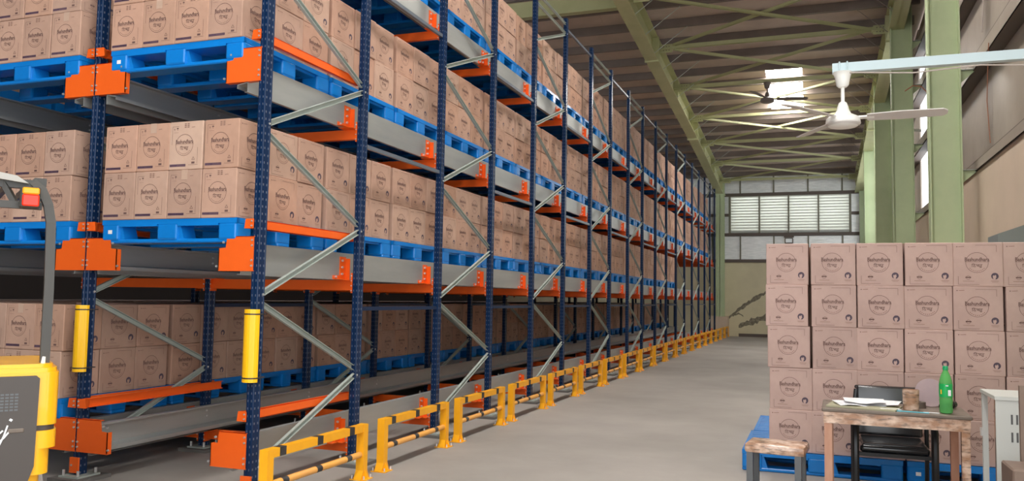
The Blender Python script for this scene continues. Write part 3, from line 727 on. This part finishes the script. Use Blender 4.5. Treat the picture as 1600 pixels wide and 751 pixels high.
# right-hand stack on two pallets
SX0, SY0, SZ = -.405, 7.745, .187
for j in range(5):
    for i in range(6):
        dx = rj.uniform(-.008, .008); dy = rj.uniform(0, .018); rz = -PI/2+rj.uniform(-.018, .018)
        if i == 0: dx += (.01, .015, -.0, -.02, -.01)[j]
        lab = 'pinkish brown carton, %s row from top, %s column from left, floor stack behind the table' % (ORD[4-j], ORD[i])
        cartons.append(((SX0+(i+.5)*.3755+dx, SY0+CW/2+dy, SZ+j*.3685), rz, lab, 'cartons in the floor stack', (1.12, 1.26, 1.50), 'R', True))
hbox(SX0+.02, SX0+6*.375, SY0+CW+.03, SY0+3*CW+.03, SZ, SZ+5*.3685-.01, 'carton')
for i, (x, y) in enumerate(((-.62+PX/2, 7.72+PYD/2), (-.62+PX*1.5+.03, 7.72+PYD/2), (-.60+PX/2, 7.72+PYD*1.5+.03))):
    thing('plastic_pallet', ('blue plastic pallet on the floor under left half of the floor stack', 'blue plastic pallet on the floor under right half of the floor stack', 'empty blue plastic pallet on the floor behind the floor stack')[i], 'pallet', (x, y, 0), 0, 'blue pallets on the floor', PM)

# the 300 cartons that show largest are things, the rest one stuff mesh
def shown(c):
    p = proj((c[0][0], c[0][1], c[0][2]+CH/2))
    if p is None: return None
    if p[0] < -25 or p[0] > 1625 or p[1] < -25 or p[1] > 780: return None
    return p[2]
vis = sorted([(shown(c), i) for i, c in enumerate(cartons) if shown(c) is not None])
top = set(i for _, i in vis[:300])
for i, c in enumerate(cartons):
    if shown(c) is None: continue
    if i in top:
        o = thing('carton', c[2], 'carton', c[0], c[1], c[3], CM[rj.random() < .14])
        o.color = (*c[4], 1)
        if c[5] == 'R': o.scale = (1, .945 if c[0][0] < -.1 else .97, .98)
    else:
        T = Matrix.Translation(c[0]) @ Matrix.Rotation(c[1], 4, 'Z')
        far.box(-CW/2, CW/2, -CL/2, CL/2, 0, CH, 'carton', T); far_prints(far, T)
o = part('carton_rows', far, None, kind='stuff', label='brown cartons stacked further back along the rack', category='cartons')
o = part('carton_stacks', hid, None, kind='stuff', label='brown cartons filling the inside of the rack lanes', category='cartons')
o = part('pallet_rows', hp, None, kind='stuff', label='blue pallets deeper inside the rack lanes', category='pallets')

# ================================================================== BARRIERS
def barrier(k):
    y0 = 4.70+1.602*k; y1 = y0+1.33
    b = thing('barrier', 'yellow and black steel barrier, %s from the front along the rack foot' % ORD[k], 'barrier', (-3.50, y0, 0), 0, 'yellow barriers along the aisle')
    L = y1-y0
    if 'post' not in barrier.c:
        mb = MB().box(-.034, .034, 0, .068, .004, .445, 'yellow').box(-.07, .07, -.035, .10, 0, .008, 'yellow')
        for s in (-1, 1):
            mb.prism([(s*.034, .008), (s*.068, .008), (s*.034, .075)][::s], .028, .038, 1, 'yellow')
            mb.prism([(-.035 if s < 0 else .10, .008), (0 if s < 0 else .068, .075), (0 if s < 0 else .068, .008)][::1], -.034, .034, 0, 'yellow')
        for sx in (-.055, .055):
            for sy in (-.02, .088): mb.tube([(sx, sy, .005), (sx, sy, .035)], .007, 'zinc', 6)
        barrier.c['post'] = mb.mesh('post')
        def seg(rail, r):
            marks = [.14, .215, .60, .675, 1.05, 1.125] if rail else [.20, .27, .62, .69, 1.04, 1.11]
            mb = MB(); y = .068; e = L-.068; cuts = [y]+[m*L/1.33 for m in marks]+[e]
            for i in range(len(cuts)-1):
                col = ('yellow' if rail else 'yellow_rail') if i % 2 == 0 else 'black'
                if rail: mb.box(-.03, .03, cuts[i], cuts[i+1], .385, .445, col)
                else: mb.tube([(0, cuts[i], .20), (0, cuts[i+1], .20)], .026, col, 10)
            return mb.mesh('top_rail' if rail else 'mid_rail', not rail)
        barrier.c['top'] = seg(True, 0); barrier.c['mid'] = seg(False, 0)
    link('post', barrier.c['post'], b); link('post', barrier.c['post'], b, (0, L-.068, 0)); link('top_rail', barrier.c['top'], b); link('mid_rail', barrier.c['mid'], b)
barrier.c = {}
for k in range(20): barrier(k)

# ================================================================== FORKLIFT (heads left and away, only its rear right corner is in view)
fk = thing('forklift', 'yellow forklift with brown-black rear panel at the left picture edge', 'forklift', (-3.93, 3.4, 0), math.radians(55))
mb = MB()
def rounded(x0, x1, y0, y1, r, n=5):
    P = []
    for cx, cy, a in ((x1-r, y0+r, -90), (x1-r, y1-r, 0), (x0+r, y1-r, 90), (x0+r, y0+r, 180)):
        for i in range(n+1): g = math.radians(a+90*i/n); P.append((cx+r*math.cos(g), cy+r*math.sin(g)))
    return P
mb.prism(rounded(-1.10, .03, 0, .75, .07), .765, 1.05, 2, 'fork_yellow').prism(rounded(-1.09, .02, .01, .74, .07), 1.05, 1.075, 2, 'fork_yellow').prism(rounded(-1.07, 0, .03, .72, .07), 1.075, 1.095, 2, 'fork_yellow')
mb.prism(rounded(-1.09, .02, .015, .75, .06), .735, .765, 2, 'fork_black')
mb.prism(rounded(-1.10, .03, 0, .75, .07), .64, .735, 2, 'fork_yellow').prism(rounded(-1.07, 0, 0, .72, .07), .50, .64, 2, 'fork_yellow').prism(rounded(-1.03, -.04, .02, .7, .07), .32, .50, 2, 'fork_yellow')
part('counterweight', mb, fk, True)
mb = MB().prism([(-.10, .47), (-.075, .55), (-.068, 1.02), (-.085, 1.035), (-.985, 1.035), (-1.0, 1.02), (-1.0, .55), (-.97, .47)], -.012, .02, 1, 'fork_black')
mb.rbox(-.205, -.13, -.016, -.008, .735, .757, 'wood', .006, 1)
pn = part('rear_panel', mb, fk)
g = MB()
for i in range(14):
    for j in range(6): g.box(-.165-.022*i-.016, -.165-.022*i, -.0135, -.0115, .852+j*.0165, .852+j*.0165+.009, 'steel_dark')
part('grille_holes', g, pn, kind='stuff')
L_ = MB()
def st(pts, wv=.008):
    n = len(pts)
    for (x0, z0), (x1, z1) in zip(pts[:-1], pts[1:]):
        L_.bar((x0, -.0135, z0), (x1+1e-5, -.0135, z1), wv, .003, 'letter', (0, 1, 0))
ox, oz = -.262, .722
st([(ox-.10, oz+.005), (ox-.075, oz+.06), (ox-.055, oz+.05), (ox-.06, oz+.01), (ox-.03, oz+.0)])
st([(ox-.03, oz+.0), (ox+.005, oz+.04), (ox+.0, oz+.058), (ox-.018, oz+.045), (ox-.016, oz+.01), (ox+.005, oz+.0), (ox+.035, oz+.03)])
st([(ox+.055, oz+.055), (ox+.04, oz-.0), (ox+.02, oz-.05), (ox+.005, oz-.06), (ox+.002, oz-.045), (ox+.04, oz-.01), (ox+.07, oz+.03)]); st([(ox+.065, oz+.078), (ox+.072, oz+.088)], .014)
part('lettering', L_, pn)
# overhead guard
mb = MB()
def guardpost(x):
    mb.tube([(x, .12, 1.06), (x+.002, .13, 1.5), (x-.004, .15, 1.88), (x-.02, .17, 1.98), (x-.05, .20, 2.06), (x-.10, .24, 2.115)], [.034, .034, .034, .034, .034, .03], 'fork_guard', 4)
guardpost(-.04); guardpost(-1.03)
for x in (-.10, -.97): mb.bar((x, .22, 2.115), (x, 1.75, 2.17), .06, .05, 'fork_guard')
mb.bar((-.09, .19, 1.975), (-.98, .19, 1.975), .04, .04, 'fork_guard'); mb.bar((-.12, .24, 2.10), (-.95, .24, 2.10), .05, .05, 'fork_guard')
for i in range(5): x = -.24-.15*i; mb.bar((x, .22, 2.115), (x, 1.75, 2.165), .025, .04, 'fork_guard'); mb.bar((x-.04, .23, 2.10), (x+.02, .19, 1.98), .03, .03, 'fork_guard')
part('overhead_guard', mb, fk)
part('guard_roof_edge', MB().prism([(-.16, 2.10), (-.30, 2.115), (-.95, 2.12), (-.95, 2.16), (-.32, 2.155), (-.22, 2.14)][::-1], .18, .26, 1, 'fork_top'), fk)
lm = part('tail_lamp', MB().rbox(-.205, -.105, .10, .16, 1.955, 2.075, 'fork_guard', .008, 1), fk)
part('red_lens', MB().rbox(-.195, -.112, .085, .11, 1.965, 2.03, 'lamp_red', .006, 1), lm); part('amber_lens', MB().rbox(-.195, -.112, .085, .11, 2.032, 2.068, 'lamp_amber', .006, 1), lm)
part('hood', MB().rbox(-.95, -.15, .6, 1.3, .6, 1.0, 'fork_yellow', .05, 2).box(-1.02, -.08, .6, 1.9, .22, .6, 'fork_black'), fk)
part('seat', MB().rbox(-.80, -.32, .75, 1.25, 1.0, 1.1, 'leather', .03, 2).rbox(-.80, -.32, .68, .80, 1.05, 1.5, 'leather', .04, 2), fk)
part('aerial', MB().tube([(-.05, .10, 1.08), (-.045, .10, 1.13)], [.013, .009], 'white', 8), fk)
for x0, x1 in ((-.16, -.0), (-1.06, -.90)):
    for yy, r in ((.42, .24), (1.6, .30)):
        mb = MB(); T = Matrix.Translation((x0, yy, r)) @ Matrix.Rotation(PI/2, 4, 'Y')
        mb.lathe([(r*.55, .02), (r*.6, 0), (r*.93, 0), (r, .025), (r, .135), (r*.93, .16), (r*.6, .16), (r*.55, .14)], 'rubber', seg=24, T=T)
        part('wheel', mb, fk, True)

# ================================================================== CEILING FANS
def fan(name, label, loc, rod, sc, blade_a, mats):
    f = thing(name, label, 'fan', loc)
    mw, mblade = mats; s = sc
    part('canopy', MB().lathe([(.030*s, -.115*s), (.045*s, -.10*s), (.055*s, -.04*s), (.066*s, -.01*s), (.074*s, 0)], mw), f, True)
    part('down_rod', MB().tube([(0, 0, -.10*s), (0, 0, -rod)], .014*s, mw, 10), f)
    z = -rod
    mo = part('motor', MB().lathe([(.045*s, -.105*s), (.095*s, -.10*s), (.118*s, -.085*s), (.125*s, -.06*s), (.12*s, -.035*s), (.10*s, -.02*s), (.06*s, .0), (.045*s, .03*s), (.04*s, .055*s), (.03*s, .085*s), (.018*s, .095*s)], mw, (0, 0, z), 28), f, True)
    part('motor_ring', MB().lathe([(.112*s, -.092*s), (.127*s, -.078*s), (.127*s, -.070*s), (.124*s, -.066*s)], mblade, (0, 0, z), 28), mo, True)
    for i in range(3):
        a = blade_a+2*PI*i/3
        T = Matrix.Translation((0, 0, z-.035*s)) @ Matrix.Rotation(a, 4, 'Z') @ Matrix.Rotation(math.radians(-13), 4, 'X')
        mb = MB().prism([(.17*s, -.055*s), (.40*s, -.07*s), (.68*s, -.06*s), (.71*s, -.03*s), (.71*s, .03*s), (.68*s, .06*s), (.40*s, .07*s), (.17*s, .055*s)], -.003, .003, 2, mblade, T)
        mb.box(.10*s, .22*s, -.02*s, .02*s, -.004, .006, mw, T)
        part('blade', mb, f)
    return f
fan('ceiling_fan', 'white ceiling fan hung from a pale blue arm above the stack', (.195, 6.0, 3.09), .29, .9, math.radians(-4), ('white', 'fan_blade'))
arm = thing('fan_arm', 'pale blue square steel arm reaching from right wall to the white fan', 'arm', (.13, 6.0, 3.12))
part('tube', MB().box(0, 2.17, -.03, .03, -.032, .032, 'arm'), arm)
for x in (.045, .095): part('u_bolt', MB().tube([(x, -.036, -.045), (x, -.036, .036), (x, .036, .036), (x, .036, -.045)], .006, 'arm', 6), arm)
part('wire', MB().tube([(.1, -.034, -.04), (.5, -.036, -.075), (.9, -.036, -.055), (1.25, -.036, -.085), (1.7, -.036, -.05), (2.17, -.034, -.03)], .005, 'cable', 6), arm)
zf = zt(NY[4])-.22
fan('ceiling_fan', 'small ceiling fan, a dark silhouette hanging below the roof bracing beside the skylight', (-1.2, NY[4], zf-.045), .42, 1.55, math.radians(12), ('fan_silhouette', 'fan_silhouette'))

# ================================================================== TABLE AND THINGS ON IT
TX0, TX1, TY0, TY1, TZ = .055, .985, 6.36, 6.90, .752
tb = thing('table', 'worn wooden table with tape-wrapped edges in front of the floor stack', 'table', (TX0, TY0, 0), math.radians(-1.5))
W_, D_ = TX1-TX0, TY1-TY0
part('table_top', MB().rbox(-.012, W_+.012, -.012, D_+.012, TZ-.024, TZ, 'wood', .005, 1), tb)
for x0, x1, y0, y1 in ((0, W_, -.002, .02), (0, W_, D_-.02, D_), (0, .02, .02, D_-.02), (W_-.02, W_, .02, D_-.02)):
    part('apron', MB().box(x0, x1, y0, y1, TZ-.105, TZ-.022, 'tape_wrap'), tb)
for x, y_, m_ in ((0.004, .004, 'wood_leg'), (W_-.056, .004, 'tape_wrap'), (.01, D_-.06, 'wood_leg'), (W_-.07, D_-.06, 'wood_leg')):
    part('leg', MB().prism([(x, y_), (x+.052, y_), (x+.052, y_+.052), (x, y_+.052)], 0, TZ-.03, 2, m_), tb)
fo = thing('folder', 'olive folder with papers lying open at left of the table', 'folder', (.20, 6.42, TZ+.001), math.radians(-8), data=MB().prism([(-.13, 0), (.33, -.03), (.36, .26), (-.12, .32)], 0, .010, 2, 'folder').mesh('folder'))
for i, (x, y_, rz, z, w_, h_) in enumerate(((.30, 6.60, .25, .014, .32, .23), (.42, 6.66, -.2, .020, .32, .22), (.34, 6.62, .05, .026, .28, .2))):
    mb = MB(); n = 6
    V = [[(-w_/2+w_*a/n, -h_/2+h_*b, .008*math.sin(a*1.1+i)*(1-b)+.012*b+.004*i) for b in (0, 1)] for a in range(n+1)]
    for a in range(n): mb.poly([V[a][0], V[a+1][0], V[a+1][1], V[a][1]], 'paper').poly([tuple(Vector(p)-Vector((0, 0, .0015))) for p in (V[a][1], V[a+1][1], V[a+1][0], V[a][0])], 'paper')
    thing('paper_sheet', ('white paper sheet lowest on the olive folder', 'white paper sheet reaching right beyond the olive folder', 'white paper sheet topmost on the olive folder')[i], 'paper', (x, y_, TZ+z), rz, data=mb.mesh('paper_sheet'))
thing('pen', 'white pen lying on the table between papers and mug', 'pen', (.50, 6.44, TZ+.008), .25, data=MB().tube([(-.07, 0, 0), (.06, 0, 0), (.075, 0, 0)], [.006, .006, .001], 'lead', 8).mesh('pen'))
thing('ruler', 'turquoise plastic strip lying at the table front edge under the mug', 'ruler', (.63, 6.40, TZ+.001), math.radians(-6), data=MB().box(-.11, .11, -.013, .013, 0, .004, 'cyan').mesh('ruler'))
thing('cable_tie', 'thin white strip lying beside the turquoise strip', 'strip', (.755, 6.405, TZ+.003), math.radians(-10), data=MB().tube([(-.05, 0, 0), (.05, 0, .001)], .003, 'lead', 6).mesh('cable_tie'))
mg = thing('tape_wrapped_pot', 'pen pot wrapped in brown printed tape in the middle of the table', 'pot', (.640, 6.53, TZ))
part('body', MB().lathe([(.048, 0), (.052, .01), (.055, .145), (.051, .145), (.048, .02)], 'tape_wrap', seg=24), mg, True)
dsc = thing('disc', 'mauve round cardboard disc leaning behind the green bottle', 'disc', (.80, 6.82, TZ), data=MB().lathe([(.105, 0), (.105, .012)], 'pink', seg=28, T=Matrix.Translation((0, 0, .10)) @ Matrix.Rotation(math.radians(72), 4, 'X')).mesh('disc'))
thing('torch', 'black cylinder lying behind the green bottle', 'torch', (.90, 6.72, TZ+.028), math.radians(60), data=MB().tube([(-.10, 0, 0), (.05, 0, 0), (.055, 0, 0), (.10, 0, 0)], [.022, .022, .027, .027], 'chair_frame', 12).mesh('torch'))
tr = thing('tape_roll', 'dark tape roll standing on the table behind the pot', 'tape roll', (.70, 6.70, TZ), data=MB().lathe([(.03, 0), (.055, 0), (.055, .045), (.03, .045), (.03, 0)], 'girt', seg=20).mesh('tape_roll', True))
bt = thing('bottle', 'green plastic soda bottle at right of the table', 'bottle', (.853, 6.45, TZ))
part('body', MB().lathe([(.030, 0), (.040, .006), (.043, .03), (.040, .05), (.043, .09), (.0415, .11), (.0425, .20), (.040, .225), (.030, .262), (.018, .288), (.014, .300), (.014, .312)], 'bottle', seg=24), bt, True)
part('label', MB().lathe([(.0435, .115), (.0435, .205)], 'bottle_label', seg=24), bt, True)
part('label_print', MB().box(.008, .026, -.0445, -.036, .125, .165, 'lead').box(-.036, -.030, -.034, -.024, .135, .165, 'guard_yellow').box(-.006, .010, -.0455, -.043, .19, .197, 'lead'), bt)
part('cap', MB().lathe([(.017, .298), (.018, .302), (.018, .322), (.015, .326)], 'cap', seg=20), bt, True)

# chair behind the table
ch = thing('chair', 'black leatherette armchair with tubular frame behind the table', 'chair', (.29, 6.93, 0)); ch.scale = (1, 1, .90)
part('seat', MB().rbox(.03, .52, .02, .50, .40, .47, 'leather', .03, 3).rbox(.05, .50, .03, .46, .455, .485, 'leather', .014, 2), ch, True)
T = Matrix.Translation((0, .49, .45)) @ Matrix.Rotation(math.radians(-9), 4, 'X')
part('backrest', MB().rbox(.03, .52, -.02, .035, .03, .47, 'leather', .022, 3, T).rbox(.02, .53, .02, .05, .44, .475, 'chair_frame', .01, 1, T), ch, True)
for x in (.0, .55):
    fr = part('leg', MB().tube([(x, .02, 0), (x, .02, .30), (x, .02, .60), (x, .06, .66), (x, .14, .675)], .027, 'chair_frame', 8), ch, True)
    part('armrest', MB().tube([(x, .10, .675), (x, .42, .66), (x+.0, .52, .62)], .023, 'chair_frame', 8), ch, True)
    part('leg', MB().tube([(x, .54, 0), (x, .51, .40), (x, .52, .60), (x+(.03 if x < .2 else -.03), .56, .88)], .017, 'chair_frame', 8), ch, True)
part('seat_frame', MB().box(.0, .55, .01, .04, .375, .405, 'chair_frame').box(.0, .55, .49, .52, .375, .405, 'chair_frame').box(.0, .03, .02, .5, .375, .405, 'chair_frame').box(.52, .55, .02, .5, .375, .405, 'chair_frame'), ch)

# stool
so = thing('stool', 'low stool with tape-wrapped seat and dark steel legs left of the table', 'stool', (-.475, 6.30, 0), math.radians(-6))
part('seat', MB().rbox(-.015, .405, -.01, .30, .405, .475, 'tape_wrap', .022, 2), so, True)
for x in (0, .335):
    for y_ in (0.0, .245): part('leg', MB().box(x, x+.045, y_, y_+.045, 0, .425, 'steel_dark'), so)
part('stretcher', MB().box(.045, .335, .01, .035, .12, .15, 'steel_dark').box(.01, .035, .045, .245, .12, .15, 'steel_dark').box(.345, .37, .045, .245, .12, .15, 'steel_dark'), so)

# metal cabinet at the right edge
cb = thing('metal_cabinet', 'light grey slotted metal cabinet frame standing right of the table', 'cabinet', (.970, 5.42, 0))
mb = MB().box(.0, .42, 0, .015, .03, .965, 'cabinet').box(0, .03, .40, .43, 0, .965, 'cabinet').box(.39, .42, .40, .43, 0, .965, 'cabinet')
mb.box(-.005, .425, -.008, .44, .965, .985, 'cabinet').box(0, .42, 0, .43, .03, .045, 'cabinet').box(.40, .42, .015, .40, .045, .965, 'cabinet')
part('frame', mb, cb)
part('inner_board', MB().box(.06, .075, .03, .38, .70, .95, 'wood_leg').box(.06, .075, .03, .38, .045, .70, 'brown'), cb)
sm = MB()
for zc in (.83, .73, .33):
    for i in range(9): sm.box(.075+.026*i, .085+.026*i, -.0015, 0, zc, zc+.055, 'cab_dark')
part('vent_slots', sm, cb, kind='stuff')
part('latch', MB().tube([(-.004, .415, .70), (-.004, .415, .75)], .01, 'zinc', 8), cb)
thing('wooden_post', 'brown wooden board upright at the right picture edge beside the cabinet', 'board', (1.043, 5.18, 0), data=MB().box(0, .10, 0, .03, 0, 1.07, 'brown').mesh('wooden_post'))
thing('wooden_box', 'brown wooden box on the floor at bottom right corner before the cabinet', 'box', (.943, 4.88, 0), data=MB().rbox(0, .4, 0, .28, 0, .67, 'brown', .008, 1).mesh('wooden_box'))
# covered machine behind the stack, cctv, floodlight
thing('sheet_cover', 'grey-green sloped metal cover showing above the floor stack at right', 'cover', (1.72, 9.3, 0), data=MB().prism([(0, 0), (.5, 0), (.5, 2.36), (.3, 2.33), (0, 2.22)], 0, .5, 1, 'teal').mesh('sheet_cover'))
cc = thing('security_camera', 'small white security camera beside the bright wall slit', 'camera', (2.12, 20.2, 5.42))
part('body', MB().tube([(-.30, -.25, .06), (-.06, -.04, 0)], .085, 'white', 12), cc); part('lens', MB().tube([(-.312, -.26, .063), (-.298, -.248, .06)], .07, 'black', 12), cc)
part('mount', MB().tube([(-.06, -.04, 0), (.16, .0, -.02)], .03, 'white', 8), cc)
fl = thing('floodlight', 'small black floodlight fixed under the louvred window', 'floodlight', (-1.0, 36.93, 4.22))
part('housing', MB().rbox(-.17, .17, -.14, -.02, -.20, .04, 'girt', .02, 1).box(-.2, .2, -.10, .0, .06, .16, 'girt'), fl); part('glass', MB().box(-.13, .13, -.146, -.14, -.16, .0, 'glass'), fl)
# loose cables on the right wall
thing('cable', 'thin grey cable hanging from the roof on the right wall', 'cable', (2.22, 12.6, 5.2), data=MB().tube([(0, -.3, 2.6), (.02, -.1, 1.9), (0, .1, 1.2), (.02, .1, .5), (0, .12, .1)], .009, 'cable', 6).mesh('cable'))
thing('cable', 'thin orange cable hanging loose on the right wall beside the column', 'cable', (2.24, 12.4, 3.7), data=MB().tube([(0, 0, 1.35), (.0, .1, 1.0), (0, .2, .6), (.01, .1, .0)], .006, 'cable_red', 6).mesh('cable_orange'))
thing('cable', 'short orange cable looped over a shelf bracket by the column', 'cable', (2.05, 18.0, 5.45), data=MB().tube([(-.3, 0, .35), (-.15, 0, .45), (.0, 0, .42), (.1, 0, .3)], .012, 'cable_red', 6).mesh('cable_loop'))
